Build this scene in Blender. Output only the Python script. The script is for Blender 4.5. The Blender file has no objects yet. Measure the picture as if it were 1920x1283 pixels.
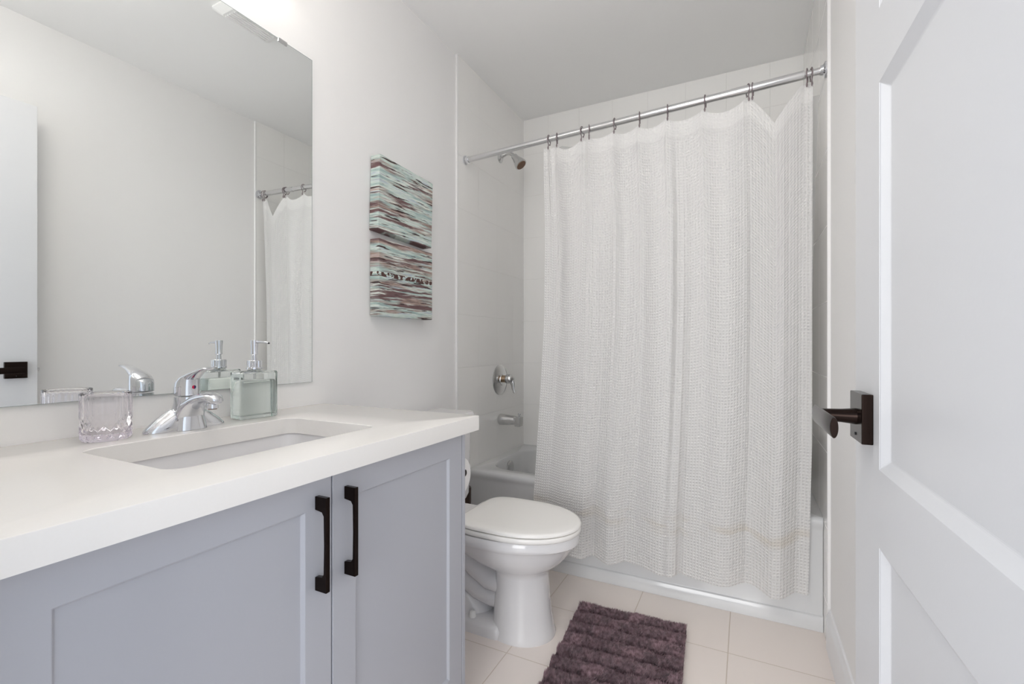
import bpy, math, random
import numpy as np
from mathutils import Vector, Matrix
PI = math.pi
sc = bpy.context.scene
col = sc.collection
R = math.radians

# ---------------------------------------------------------------- camera, world, exposure
cam_d = bpy.data.cameras.new('camera')
cam = bpy.data.objects.new('camera', cam_d); col.objects.link(cam)
cam_d.sensor_width = 36.0; cam_d.sensor_fit = 'HORIZONTAL'
cam_d.lens = 878.7 / 1920 * 36.0
cam_d.shift_y = 7.4 / 1920
cam_d.clip_start = 0.02
CX, CZ, YAW = 1.2634, 1.0283, 0.4639
cam.location = (CX, 0, CZ)
cam.rotation_euler = (PI / 2, 0, YAW)
sc.camera = cam
sc.view_settings.view_transform = 'Standard'
sc.view_settings.look = 'None'
sc.view_settings.exposure = 0.03
sc.view_settings.gamma = 1.0
sc.view_settings.use_curve_mapping = False
sc.cycles.max_bounces = 16
sc.cycles.diffuse_bounces = 8
sc.cycles.glossy_bounces = 8
sc.cycles.transmission_bounces = 14
sc.cycles.transparent_max_bounces = 12

WORLD_STRENGTH = 1.36
LAMP_STRENGTH = 4.6
HALL_POWER = 122.0
CEIL_STRENGTH = 12.0
w = bpy.data.worlds.new('world'); sc.world = w; w.use_nodes = True
bg = w.node_tree.nodes['Background']
bg.inputs[0].default_value = (0.80, 0.88, 1.0, 1)
bg.inputs[1].default_value = WORLD_STRENGTH


def area(name, loc, rot, sx, sy, power, color=(1, 1, 1), portal=False):
    l = bpy.data.lights.new(name, 'AREA'); l.shape = 'RECTANGLE'; l.size = sx; l.size_y = sy
    l.energy = power; l.color = color
    o = bpy.data.objects.new(name, l); col.objects.link(o)
    o.location = loc; o.rotation_euler = rot
    if portal:
        l.cycles.is_portal = True
    return o


# daylight enters through the open doorway behind the camera
area('doorway_portal', (1.05, 0.04, 1.015), (R(90), 0, 0), 0.76, 2.03, 1, portal=True)
# added area fill in the hall behind the doorway, brightens the room's far end
area('hall_fill_light', (0.95, -3.4, 1.45), (R(90), 0, 0), 2.6, 2.2, HALL_POWER, (1.0, 0.995, 0.985))


# ---------------------------------------------------------------- projection helpers (measurements only)
F, A, Y0 = 878.7, 0.4639, 648.9
def ray(u):
    t = (u - 960) / F
    return -math.sin(A) + t * math.cos(A), math.cos(A) + t * math.sin(A)
def on_y(u, Y, v):
    dx, dy = ray(u); l = Y / dy
    return CX + l * dx, Y, CZ - (v - Y0) / F * l
def on_z(u, v, Z):
    l = (CZ - Z) * F / (v - Y0); dx, dy = ray(u)
    return CX + l * dx, l * dy, Z


# ---------------------------------------------------------------- materials
def mat(name, base=(0.8, 0.8, 0.8), rough=0.5, metal=0.0, spec=0.5, trans=0.0, ior=1.45, coat=0.0,
        emit=None, estr=0.0, sheen=0.0):
    m = bpy.data.materials.new(name); m.use_nodes = True
    b = m.node_tree.nodes['Principled BSDF']
    b.inputs['Base Color'].default_value = (*base, 1)
    b.inputs['Roughness'].default_value = rough
    b.inputs['Metallic'].default_value = metal
    b.inputs['Specular IOR Level'].default_value = spec
    b.inputs['Transmission Weight'].default_value = trans
    b.inputs['IOR'].default_value = ior
    b.inputs['Coat Weight'].default_value = coat
    b.inputs['Sheen Weight'].default_value = sheen
    if emit:
        b.inputs['Emission Color'].default_value = (*emit, 1)
        b.inputs['Emission Strength'].default_value = estr
    return m


class NT:
    """small node helper"""
    def __init__(s, m):
        s.t = m.node_tree; s.b = s.t.nodes['Principled BSDF']
    def n(s, kind, **kw):
        x = s.t.nodes.new(kind)
        for k, v in kw.items(): setattr(x, k, v)
        return x
    def l(s, a, b): s.t.links.new(a, b)
    def math(s, op, a, b=None, c=None):
        x = s.n('ShaderNodeMath', operation=op)
        for i, v in enumerate((a, b, c)):
            if v is None: continue
            if isinstance(v, (int, float)): x.inputs[i].default_value = v
            else: s.l(v, x.inputs[i])
        return x.outputs[0]
    def ramp(s, fac, stops, interp='LINEAR'):
        x = s.n('ShaderNodeValToRGB'); cr = x.color_ramp; cr.interpolation = interp
        while len(cr.elements) < len(stops): cr.elements.new(0.5)
        for e, (p, c) in zip(cr.elements, stops):
            e.position = p; e.color = (*c, 1) if len(c) == 3 else c
        s.l(fac, x.inputs[0]); return x.outputs[0]
    def noise(s, vec, scale, detail=3, rough=0.5, dist=0.0):
        x = s.n('ShaderNodeTexNoise'); x.inputs['Scale'].default_value = scale
        x.inputs['Detail'].default_value = detail; x.inputs['Roughness'].default_value = rough
        x.inputs['Distortion'].default_value = dist
        s.l(vec, x.inputs['Vector']); return x.outputs['Fac']
    def pos(s):
        g = s.n('ShaderNodeNewGeometry'); return g.outputs['Position']
    def sep(s, v):
        x = s.n('ShaderNodeSeparateXYZ'); s.l(v, x.inputs[0]); return x.outputs
    def comb(s, a=0, b=0, c=0):
        x = s.n('ShaderNodeCombineXYZ')
        for i, v in enumerate((a, b, c)):
            if isinstance(v, (int, float)): x.inputs[i].default_value = v
            else: s.l(v, x.inputs[i])
        return x.outputs[0]
    def mix(s, fac, a, b):
        x = s.n('ShaderNodeMix', data_type='RGBA')
        if isinstance(fac, (int, float)): x.inputs[0].default_value = fac
        else: s.l(fac, x.inputs[0])
        for i, v in ((6, a), (7, b)):
            if isinstance(v, tuple): x.inputs[i].default_value = (*v, 1)
            else: s.l(v, x.inputs[i])
        return x.outputs[2]
    def bump(s, h, dist, strength=1.0):
        x = s.n('ShaderNodeBump'); x.inputs['Strength'].default_value = strength
        x.inputs['Distance'].default_value = dist
        s.l(h, x.inputs['Height']); s.l(x.outputs[0], s.b.inputs['Normal'])


def paint(name, c, rough=0.5, tex=0.0004):
    m = mat(name, c, rough, spec=0.4); k = NT(m)
    k.bump(k.noise(k.pos(), 220, 4, 0.6), tex, 0.35)
    return m


def tile_mat(name, axis, o1, s1, o2, s2, c, grout, mort, rough):
    m = mat(name, c, rough, spec=0.5); k = NT(m)
    p = k.sep(k.pos())
    a = p[axis[0]]; b = p[axis[1]]
    def line(v, o, s):
        q = k.math('DIVIDE', k.math('SUBTRACT', v, o), s)
        fr = k.math('SUBTRACT', q, k.math('ROUND', q))
        d = k.math('MULTIPLY', k.math('ABSOLUTE', fr), s)
        x = k.n('ShaderNodeMapRange'); x.inputs[1].default_value = mort * 0.55; x.inputs[2].default_value = mort * 1.1
        x.inputs[3].default_value = 1; x.inputs[4].default_value = 0
        k.l(d, x.inputs[0]); return x.outputs[0]
    g = k.math('MAXIMUM', line(a, o1, s1), line(b, o2, s2))
    tone = k.noise(k.pos(), 3.0, 2)
    base = k.mix(tone, tuple(x * 0.975 for x in c), tuple(min(1, x * 1.02) for x in c))
    k.l(k.mix(g, base, grout), k.b.inputs['Base Color'])
    rr = k.math('ADD', k.math('MULTIPLY', g, 0.5), rough)
    k.l(rr, k.b.inputs['Roughness'])
    k.bump(k.math('SUBTRACT', 1.0, g), 0.0012, 0.6)
    return m


WHITE_WALL = (0.885, 0.878, 0.872)
M_wall = paint('wall_paint', WHITE_WALL, 0.55)
M_ceil = paint('ceiling_paint', (0.955, 0.955, 0.95), 0.7)
M_trim = paint('trim_paint', (0.83, 0.835, 0.85), 0.35, 0.0001)
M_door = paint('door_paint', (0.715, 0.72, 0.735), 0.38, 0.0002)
M_tileL = tile_mat('wall_tile_left', (1, 2), 1.921, 0.198, 0.140, 0.2605, (0.92, 0.91, 0.89), (0.83, 0.82, 0.80), 0.0016, 0.045)
M_tileB = tile_mat('wall_tile_back', (0, 2), 0.175, 0.199, 0.140, 0.2605, (0.92, 0.91, 0.89), (0.83, 0.82, 0.80), 0.0016, 0.045)
M_floor = tile_mat('floor_tile', (0, 1), 0.545, 0.3315, 1.727, 0.3315, (0.86, 0.785, 0.735), (0.66, 0.57, 0.49), 0.0017, 0.3)
M_counter = mat('quartz_counter', (0.86, 0.84, 0.81), 0.16, spec=0.5)
_k = NT(M_counter); _k.l(_k.mix(_k.noise(_k.pos(), 260, 2), (0.895, 0.87, 0.835), (0.91, 0.89, 0.86)), _k.b.inputs['Base Color'])
M_cab = paint('cabinet_lacquer', (0.475, 0.485, 0.525), 0.42, 0.0001)
M_bronze = mat('oil_rubbed_bronze', (0.016, 0.009, 0.007), 0.22, 0.85)
M_chrome = mat('chrome', (0.74, 0.75, 0.78), 0.07, 1.0)
M_nickel = mat('satin_chrome', (0.66, 0.66, 0.66), 0.2, 1.0)
M_rust = mat('worn_brown_nozzle', (0.20, 0.115, 0.075), 0.6)
M_porc = mat('porcelain', (0.79, 0.78, 0.785), 0.10, coat=0.4)
M_seat = mat('seat_plastic', (0.92, 0.905, 0.875), 0.22)
M_tub = mat('tub_acrylic', (0.69, 0.695, 0.70), 0.14, coat=0.3)
M_mirror = mat('mirror_silver', (0.90, 0.92, 0.915), 0.0, 1.0)
M_medge = mat('mirror_edge', (0.25, 0.33, 0.32), 0.2, 0.3)
M_rod = mat('brushed_rod', (0.74, 0.74, 0.75), 0.22, 1.0)
M_hook = mat('mauve_grey_hook', (0.26, 0.215, 0.225), 0.35, 0.6)
M_lamp = mat('lamp_glass', (0.9, 0.88, 0.85), 0.4, emit=(1.0, 0.945, 0.88), estr=LAMP_STRENGTH)
M_dome = mat('dome_glass', (0.9, 0.9, 0.88), 0.4, emit=(1.0, 0.955, 0.90), estr=CEIL_STRENGTH)
M_black = mat('black_rubber', (0.01, 0.01, 0.012), 0.5)
M_paper = mat('tissue_paper', (0.87, 0.86, 0.85), 0.9, spec=0.1)
M_plastic = mat('white_plastic', (0.92, 0.92, 0.91), 0.4)
M_red = mat('red_dot', (0.75, 0.02, 0.08), 0.3)
M_blue = mat('blue_dot', (0.02, 0.02, 0.12), 0.3)
M_gbottle = mat('grey_bottle_plastic', (0.26, 0.25, 0.26), 0.35)
M_glabel = mat('brown_label', (0.09, 0.07, 0.06), 0.5)


def glass(name, color, rough=0.0, ior=1.45, density=0.0, vcol=None):
    m = bpy.data.materials.new(name); m.use_nodes = True
    t = m.node_tree; t.nodes.remove(t.nodes['Principled BSDF'])
    g = t.nodes.new('ShaderNodeBsdfGlass'); g.inputs[0].default_value = (*color, 1)
    g.inputs[1].default_value = rough; g.inputs[2].default_value = ior
    out = t.nodes['Material Output']; t.links.new(g.outputs[0], out.inputs['Surface'])
    if density:
        v = t.nodes.new('ShaderNodeVolumeAbsorption'); v.inputs[0].default_value = (*vcol, 1)
        v.inputs[1].default_value = density; t.links.new(v.outputs[0], out.inputs['Volume'])
    return m


M_tumbler = glass('lavender_glass', (0.998, 0.993, 1.0), 0.0, 1.38, 5.0, (0.90, 0.80, 0.99))
M_bottle = glass('pale_green_glass', (0.992, 1.0, 0.997), 0.0, 1.34, 2.2, (0.5, 0.92, 0.84))
M_liquid = glass('pale_liquid', (0.99, 0.998, 0.995), 0.0, 1.30, 1.8, (0.6, 0.9, 0.83))

# curtain cloth: waffle weave from the cloth's own uv (metres)
def curtain_mat():
    m = mat('waffle_cotton', (0.94, 0.932, 0.92), 0.85, spec=0.15, sheen=0.1); k = NT(m)
    uv = k.n('ShaderNodeUVMap'); uv.uv_map = 'cloth'
    p = k.sep(uv.outputs[0])
    f = 2 * PI / 0.0115
    a = k.math('COSINE', k.math('MULTIPLY', p[0], f)); b = k.math('COSINE', k.math('MULTIPLY', p[1], f))
    h = k.math('MAXIMUM', a, b)
    # plain border above the seam
    edge = k.n('ShaderNodeMapRange'); edge.inputs[1].default_value = 0.0; edge.inputs[2].default_value = 0.006
    k.l(p[1], edge.inputs[0])
    seam = k.math('MULTIPLY', k.math('LESS_THAN', k.math('ABSOLUTE', k.math('SUBTRACT', p[1], 0.065)), 0.0016), -2.0)
    top = k.math('MULTIPLY', k.math('LESS_THAN', p[1], 0.065), -0.35)
    hh = k.math('ADD', k.math('MULTIPLY', h, k.math('ADD', 1.0, top)), seam)
    k.bump(hh, 0.0016, 1.0)
    # faint ochre tide marks near the hem
    n1 = k.noise(k.comb(k.math('MULTIPLY', p[0], 3.0), k.math('MULTIPLY', p[1], 9.0), 0.3), 2.2, 3)
    band = k.n('ShaderNodeMapRange'); band.interpolation_type = 'SMOOTHSTEP'
    band.inputs[1].default_value = 0.06; band.inputs[2].default_value = 0.0
    k.l(k.math('ABSOLUTE', k.math('SUBTRACT', p[1], 1.60)), band.inputs[0])
    st = k.ramp(n1, [(0.48, (0, 0, 0)), (0.66, (1, 1, 1))])
    k.l(k.mix(k.math('MULTIPLY', k.math('MULTIPLY', st, band.outputs[0]), 0.5), (0.94, 0.932, 0.92), (0.80, 0.72, 0.60)),
        k.b.inputs['Base Color'])
    tr = k.n('ShaderNodeBsdfTranslucent'); tr.inputs[0].default_value = (0.95, 0.945, 0.935, 1)
    mx = k.n('ShaderNodeMixShader'); mx.inputs[0].default_value = 0.40
    out = k.t.nodes['Material Output']
    k.l(k.b.outputs[0], mx.inputs[1]); k.l(tr.outputs[0], mx.inputs[2]); k.l(mx.outputs[0], out.inputs['Surface'])
    return m
M_curtain = curtain_mat()
M_liner = mat('liner_vinyl', (0.84, 0.84, 0.83), 0.45)
_k = NT(M_liner)
_tr = _k.n('ShaderNodeBsdfTranslucent'); _mx = _k.n('ShaderNodeMixShader'); _mx.inputs[0].default_value = 0.7
_k.l(_k.b.outputs[0], _mx.inputs[1]); _k.l(_tr.outputs[0], _mx.inputs[2]); _tp = _k.n('ShaderNodeBsdfTransparent'); _m2 = _k.n('ShaderNodeMixShader'); _m2.inputs[0].default_value = 0.45
_k.l(_mx.outputs[0], _m2.inputs[1]); _k.l(_tp.outputs[0], _m2.inputs[2]); _k.l(_m2.outputs[0], _k.t.nodes['Material Output'].inputs['Surface'])


def canvas_mat(name, seed, scribble):
    m = mat(name, (0.6, 0.7, 0.68), 0.6, spec=0.3); k = NT(m)
    p = k.sep(k.pos())
    along = k.math('ADD', p[1], k.math('MULTIPLY', p[0], 1.0))
    wob = k.math('MULTIPLY', k.math('SUBTRACT', k.noise(k.comb(along, p[2], seed), 7, 2), 0.5), 0.012)
    zz = k.math('ADD', p[2], wob)
    def st(sx, sz, off, det=4):
        return k.noise(k.comb(k.math('MULTIPLY', along, sx), k.math('MULTIPLY', zz, sz), seed + off), 1.0, det, 0.6)
    base = k.ramp(st(8, 90, 0), [(0.30, (0.30, 0.40, 0.42)), (0.42, (0.42, 0.55, 0.52)), (0.54, (0.66, 0.74, 0.68)), (0.66, (0.46, 0.54, 0.60))])
    warm = k.ramp(st(3.0, 34, 5), [(0.47, (0, 0, 0)), (0.58, (0.9, 0.9, 0.9))])
    c = k.mix(warm, base, k.ramp(st(10, 120, 9), [(0.38, (0.17, 0.10, 0.10)), (0.50, (0.38, 0.25, 0.20)), (0.62, (0.50, 0.38, 0.36))]))
    plum = k.ramp(st(2.4, 46, 14), [(0.575, (0, 0, 0)), (0.60, (1, 1, 1))])
    c = k.mix(plum, c, k.mix(st(9, 60, 15), (0.085, 0.042, 0.045), (0.27, 0.17, 0.17)))
    dark = k.ramp(st(9, 130, 20, 2), [(0.61, (0, 0, 0)), (0.64, (1, 1, 1))])
    c = k.mix(dark, c, (0.06, 0.035, 0.035))
    wht = k.ramp(st(7, 110, 30), [(0.56, (0, 0, 0)), (0.66, (0.9, 0.9, 0.9))])
    c = k.mix(wht, c, (0.80, 0.84, 0.78))
    if scribble:
        d = k.math('ABSOLUTE', k.math('SUBTRACT', zz, scribble))
        nn = k.noise(k.comb(k.math('MULTIPLY', along, 75), k.math('MULTIPLY', zz, 60), seed), 1.0, 2)
        s = k.math('MULTIPLY', k.math('LESS_THAN', d, 0.0085), k.math('GREATER_THAN', nn, 0.47))
        c = k.mix(s, c, (0.10, 0.05, 0.045))
    k.l(c, k.b.inputs['Base Color'])
    k.bump(st(10, 140, 40), 0.0006, 0.4)
    return m


# ---------------------------------------------------------------- mesh builder
class MB:
    def __init__(s): s.v = []; s.f = []; s.uv = None
    def add(s, vs, fs):
        o = len(s.v); s.v += [tuple(p) for p in vs]; s.f += [tuple(i + o for i in f) for f in fs]; return s
    def box(s, x0, x1, y0, y1, z0, z1):
        vs = [(x, y, z) for z in (z0, z1) for y in (y0, y1) for x in (x0, x1)]
        return s.add(vs, [(0, 2, 3, 1), (4, 5, 7, 6), (0, 1, 5, 4), (2, 6, 7, 3), (0, 4, 6, 2), (1, 3, 7, 5)])
    def loft(s, rings, cap0=True, cap1=True, closed=False):
        n = len(rings[0]); vs = [p for r in rings for p in r]; fs = []
        m = len(rings)
        for i in range(m if closed else m - 1):
            a = i * n; b = ((i + 1) % m) * n
            for j in range(n):
                j2 = (j + 1) % n
                fs.append((a + j, a + j2, b + j2, b + j))
        if not closed:
            if cap0: fs.append(tuple(reversed(range(n))))
            if cap1: fs.append(tuple(range((m - 1) * n, m * n)))
        return s.add(vs, fs)
    def lathe(s, prof, c, axis='z', n=48, mod=None, cap=True):
        rings = []
        for r, h in prof:
            ring = []
            for j in range(n):
                t = 2 * PI * j / n
                rr = mod(t, r, h) if mod else r
                a, b = rr * math.cos(t), rr * math.sin(t)
                if axis == 'z': ring.append((c[0] + a, c[1] + b, c[2] + h))
                elif axis == 'x': ring.append((c[0] + h, c[1] + a, c[2] + b))
                else: ring.append((c[0] + b, c[1] + h, c[2] + a))
            rings.append(ring)
        return s.loft(rings, cap, cap)
    def tube(s, path, rad, n=16, flat=1.0, up=(0, 0, 1)):
        P = [Vector(p) for p in path]; rings = []
        if not isinstance(rad, (list, tuple)): rad = [rad] * len(P)
        prev = None
        for i, p in enumerate(P):
            t = (P[min(i + 1, len(P) - 1)] - P[max(i - 1, 0)]).normalized()
            if prev is None:
                u = Vector(up)
                if abs(u.dot(t)) > 0.95: u = Vector((1, 0, 0)) if abs(t.x) < 0.9 else Vector((0, 1, 0))
                a = u.cross(t).normalized()
            else:
                a = (prev - t * prev.dot(t)).normalized()
            prev = a; b = t.cross(a)
            r = rad[i]
            ra, rb = (r if isinstance(r, tuple) else (r, r * flat))
            rings.append([tuple(p + a * (ra * math.cos(q)) + b * (rb * math.sin(q))) for q in [2 * PI * j / n for j in range(n)]])
        return s.loft(rings)
    def torus(s, c, R_, r, axis='x', n=32, m=10):
        rings = []
        for i in range(n):
            t = 2 * PI * i / n; ring = []
            for j in range(m):
                q = 2 * PI * j / m; rr = R_ + r * math.cos(q); h = r * math.sin(q)
                a, b = rr * math.cos(t), rr * math.sin(t)
                ring.append({'x': (c[0] + h, c[1] + a, c[2] + b), 'y': (c[0] + a, c[1] + h, c[2] + b), 'z': (c[0] + a, c[1] + b, c[2] + h)}[axis])
            rings.append(ring)
        return s.loft(rings, closed=True)
    def grid(s, P):
        n = len(P); m = len(P[0])
        return s.add([p for r in P for p in r], [(i * m + j, i * m + j + 1, (i + 1) * m + j + 1, (i + 1) * m + j) for i in range(n - 1) for j in range(m - 1)])
    def xf(s, M):
        s.v = [tuple(M @ Vector(p)) for p in s.v]; return s
    def build(s, name, material, parent=None, bevel=0.0, seg=2, smooth=35, subsurf=0, solid=0.0):
        off = Vector((0, 0, 0))
        if parent is not None:
            q = parent
            while q is not None: off += Vector(q.location); q = q.parent
        me = bpy.data.meshes.new(name)
        me.from_pydata([tuple(Vector(p) - off) for p in s.v], [], s.f)
        if s.uv is not None:
            lay = me.uv_layers.new(name='cloth'); arr = np.array(s.uv, dtype=np.float32)
            idx = np.empty(len(me.loops), dtype=np.int32); me.loops.foreach_get('vertex_index', idx)
            lay.data.foreach_set('uv', arr[idx].ravel())
        me.validate()
        import bmesh
        bm = bmesh.new(); bm.from_mesh(me)
        if s.uv is None: bmesh.ops.recalc_face_normals(bm, faces=bm.faces)
        bm.to_mesh(me); bm.free()
        me.materials.append(material)
        me.polygons.foreach_set('use_smooth', [bool(smooth)] * len(me.polygons))
        if smooth and smooth < 180: me.set_sharp_from_angle(angle=R(smooth))
        o = bpy.data.objects.new(name, me); col.objects.link(o)
        if parent is not None: o.parent = parent
        if solid:
            d = o.modifiers.new('solid', 'SOLIDIFY'); d.thickness = solid; d.offset = 0; es = o.modifiers.new('edge', 'EDGE_SPLIT'); es.split_angle = R(70)
        if bevel:
            b = o.modifiers.new('bevel', 'BEVEL'); b.width = bevel; b.segments = seg; b.limit_method = 'ANGLE'
            b.angle_limit = R(40); b.harden_normals = True
        if subsurf:
            q = o.modifiers.new('sub', 'SUBSURF'); q.levels = subsurf; q.render_levels = subsurf
        return o


def rrect(x0, x1, y0, y1, r, z, n=8):
    pts = []
    for cx, cy, a0 in ((x1 - r, y0 + r, -90), (x1 - r, y1 - r, 0), (x0 + r, y1 - r, 90), (x0 + r, y0 + r, 180)):
        for i in range(n + 1):
            a = R(a0 + 90 * i / n); pts.append((cx + r * math.cos(a), cy + r * math.sin(a), z))
    return pts


def thing(name, label, cat, loc, group=None):
    o = bpy.data.objects.new(name, None); col.objects.link(o); o.location = loc; o.empty_display_size = 0.05
    o['label'] = label; o['category'] = cat
    if group: o['group'] = group
    return o
def tag(o, label, cat, group=None):
    o['label'] = label; o['category'] = cat
    if group: o['group'] = group
    return o
def struct(o): o['kind'] = 'structure'; return o


# ---------------------------------------------------------------- room shell
W, D, H = 1.52, 2.68, 2.445
YF0, YF1 = -0.02, 0.10            # front wall, in which the camera's doorway stands
DX0, DX1, DZ = 0.672, 1.436, 2.045
struct(MB().box(-0.1, W + 0.1, -1.6, D + 0.1, -0.05, 0.0).build('floor', M_floor, smooth=0))
struct(MB().box(-0.1, W + 0.1, YF0, D + 0.1, H, H + 0.05).build('ceiling', M_ceil, smooth=0))
struct(MB().box(-0.1, 0, YF0, D, 0, H).build('wall_left', M_wall, smooth=0))
struct(MB().box(W, W + 0.1, YF0, D, 0, H).build('wall_right', M_wall, smooth=0))
struct(MB().box(-0.1, W + 0.1, D, D + 0.1, 0, H).build('wall_back', M_wall, smooth=0))
fw = MB().box(0, DX0, YF0, YF1, 0, H).box(DX1, W, YF0, YF1, 0, H).box(DX0, DX1, YF0, YF1, DZ, H)
struct(fw.build('wall_front', M_wall, smooth=0))
# tiled alcove faces
TY = 1.9137
TL = MB().box(0, 0.009, TY + .006, D, 0.0, H); struct(TL.build('wall_alcove_left', M_tileL, smooth=0))
struct(MB().box(0.009, W - 0.009, D - 0.009, D, 0.0, H).build('wall_alcove_back', M_tileB, smooth=0))
struct(MB().box(W - 0.009, W, TY + .006, D, 0.0, H).build('wall_alcove_right', M_tileL, smooth=0))
struct(MB().box(0, 0.0095, TY - .001, TY + .006, 0.0, H).build('trim_1', M_wall, bevel=0.001))
struct(MB().box(W - 0.0095, W, TY - .001, TY + .006, 0.0, H).build('trim_2', M_wall, bevel=0.001))


def baseboard(pts, name):     # extruded profile, pts = two (x, y) on the wall and inward normal
    (x0, y0), (x1, y1), (nx, ny) = pts
    prof = [(0, 0), (0.014, 0), (0.014, 0.10), (0.012, 0.112), (0.008, 0.120), (0.006, 0.132), (0, 0.132)]
    a = [(x0 + nx * d, y0 + ny * d, z) for d, z in prof]; b = [(x1 + nx * d, y1 + ny * d, z) for d, z in prof]
    return struct(MB().loft([a, b]).build(name, M_trim, smooth=30))
baseboard(((W, 0.16), (W, TY - .007), (-1, 0)), 'baseboard_right')
baseboard(((0, 1.10), (0, TY - .007), (1, 0)), 'baseboard_left')

# door casing on the bathroom side of the front wall
cas = MB().box(DX0 - 0.07, DX0, YF1, YF1 + 0.014, 0, DZ + 0.07).box(DX1 + .004, DX1 + 0.074, YF1, YF1 + 0.014, 0, DZ + 0.07).box(DX0, DX1 + .004, YF1, YF1 + 0.014, DZ, DZ + 0.07)
struct(cas.build('trim_3', M_trim, bevel=0.003))

# ---------------------------------------------------------------- door, opened against the right wall
def panel_door():
    # local: y along width from hinge (0) to latch (Wd), x = 0 the visible face, +x thickness
    Wd, Th, Hd = 0.767, 0.035, 2.023
    st = 0.131
    pans = [(0.20, 0.761), (0.862, 1.352), (1.448, 1.905)]
    y0, y1 = 0.118, Wd - st
    m = MB()
    def face(x, sgn):
        dep = 0.008 * sgn; bw = 0.013
        def q(a, b, c, d): m.add([a, b, c, d], [(0, 1, 2, 3)])
        def rect(ya, yb, za, zb): q((x, ya, za), (x, yb, za), (x, yb, zb), (x, ya, zb))
        rect(0, y0, 0, Hd); rect(y1, Wd, 0, Hd)
        zs = [0] + [z for p in pans for z in p] + [Hd]
        for i in range(0, len(zs), 2): rect(y0, y1, zs[i], zs[i + 1])
        for za, zb in pans:
            o = [(y0, za), (y1, za), (y1, zb), (y0, zb)]
            r = [(y0 + bw, za + bw), (y1 - bw, za + bw), (y1 - bw, zb - bw), (y0 + bw, zb - bw)]
            for i in range(4):
                j = (i + 1) % 4
                q((x, *o[i]), (x, *o[j]), (x + dep, *r[j]), (x + dep, *r[i]))
            q(*[(x + dep, *t) for t in r])
    face(0, 1); face(Th, -1)
    for a, b in (((0, 0), (Wd, 0)), ((Wd, 0), (Wd, Hd)), ((Wd, Hd), (0, Hd)), ((0, Hd), (0, 0))):
        m.add([(0, *a), (0, *b), (Th, *b), (Th, *a)], [(0, 1, 2, 3)])
    return m
HINGE = Vector((1.4320, 0.102, 0.010))
dang = math.atan(0.0273)
Mdoor = Matrix.Translation(HINGE) @ Matrix.Rotation(dang, 4, 'Z')
dm = panel_door().xf(Mdoor)
import bmesh as _b
door = thing('door_1', 'white three-panel door standing open against the right wall', 'door', tuple(HINGE)); 
for k_ in ('label', 'category'): del door[k_]
struct(door)
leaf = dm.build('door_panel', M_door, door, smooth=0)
_bm = _b.new(); _bm.from_mesh(leaf.data); _b.ops.remove_doubles(_bm, verts=_bm.verts, dist=1e-5); _b.ops.recalc_face_normals(_bm, faces=_bm.faces); _bm.to_mesh(leaf.data); _bm.free()
_bv = leaf.modifiers.new('bevel', 'BEVEL'); _bv.width = 0.0015; _bv.segments = 2; _bv.angle_limit = R(25); _bv.limit_method = 'ANGLE'
# handle, measured in door-local coordinates
def dl(m): return m.xf(Mdoor)
hz = 0.930 - 0.010; hy = 0.70
rose = dl(MB().box(-0.013, 0, hy - 0.0335, hy + 0.0335, hz - 0.0335, hz + 0.0335)).build('rose', M_bronze, door, bevel=0.0012)
dl(MB().tube([(-0.012, hy, hz), (-0.03, hy, hz), (-0.058, hy, hz)], [0.0115, 0.0095, 0.0085], 20)).build('spindle', M_bronze, rose)
def lever_ring(y, hw, hh):
    return [(-0.059 + hw * math.cos(t) * (1 if abs(math.cos(t)) < .7 else 1), y, hz + hh * math.sin(t)) for t in [2 * PI * i / 24 for i in range(24)]]
lv = [lever_ring(hy + 0.0125, 0.0042, 0.0125), lever_ring(hy + 0.005, 0.0046, 0.0128), lever_ring(hy - 0.06, 0.0046, 0.0128), lever_ring(hy - 0.124, 0.0046, 0.0128), lever_ring(hy - 0.126, 0.0040, 0.0120)]
dl(MB().loft(lv)).build('lever', M_bronze, rose, smooth=50)
dl(MB().lathe([(0.0022, 0), (0.0022, 0.001)], (-0.0142, hy + 0.0, hz - 0.024), 'x', 10)).build('screw', M_black, rose)
# same set on the wall-facing side and the latch in the door's edge
rose2 = dl(MB().box(0.035, 0.045, hy - 0.0335, hy + 0.0335, hz - 0.0335, hz + 0.0335)).build('rose', M_bronze, door, bevel=0.0012)
dl(MB().box(0.010, 0.025, 0.7672, 0.7682, hz - 0.03, hz + 0.03)).build('latch_plate', M_nickel, door)
dl(MB().box(0.012, 0.022, 0.768, 0.777, hz - 0.007, hz + 0.007)).build('latch_bolt', M_nickel, door, bevel=0.002)

# ---------------------------------------------------------------- vanity cabinet
VY0, VY1 = 0.105, 1.090
CT, CB = 0.837, 0.797
van = thing('vanity_cabinet', 'pale grey-blue shaker vanity cabinet with two doors under the white counter', 'cabinet', (0.28, 0.60, 0))
MB().box(0.016, 0.555, VY0, VY0 + 0.016, 0.0, CB - 0.001).box(0.016, 0.555, VY0 + .016, VY1 - 0.016, 0.10, 0.116).box(0.016, 0.024, VY0 + .016, VY1 - 0.016, 0.116, CB - 0.2).box(0.539, 0.555, VY0 + .016, VY1 - 0.016, 0.74, CB - 0.001).box(0.539, 0.555, 0.612, 0.646, 0.116, 0.74).box(0.484, 0.50, VY0 + .016, VY1 - 0.016, 0.0, 0.10).build('body', M_cab, van, bevel=0.001)
MB().box(0.016, 0.575, VY1 - 0.0145, VY1, 0.0, CB - 0.001).build('side_panel', M_cab, van, bevel=0.0015)
MB().box(0.5555, 0.575, VY0, 0.176, 0.10, CB - 0.001).build('filler_strip', M_cab, van, bevel=0.0015)
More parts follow.
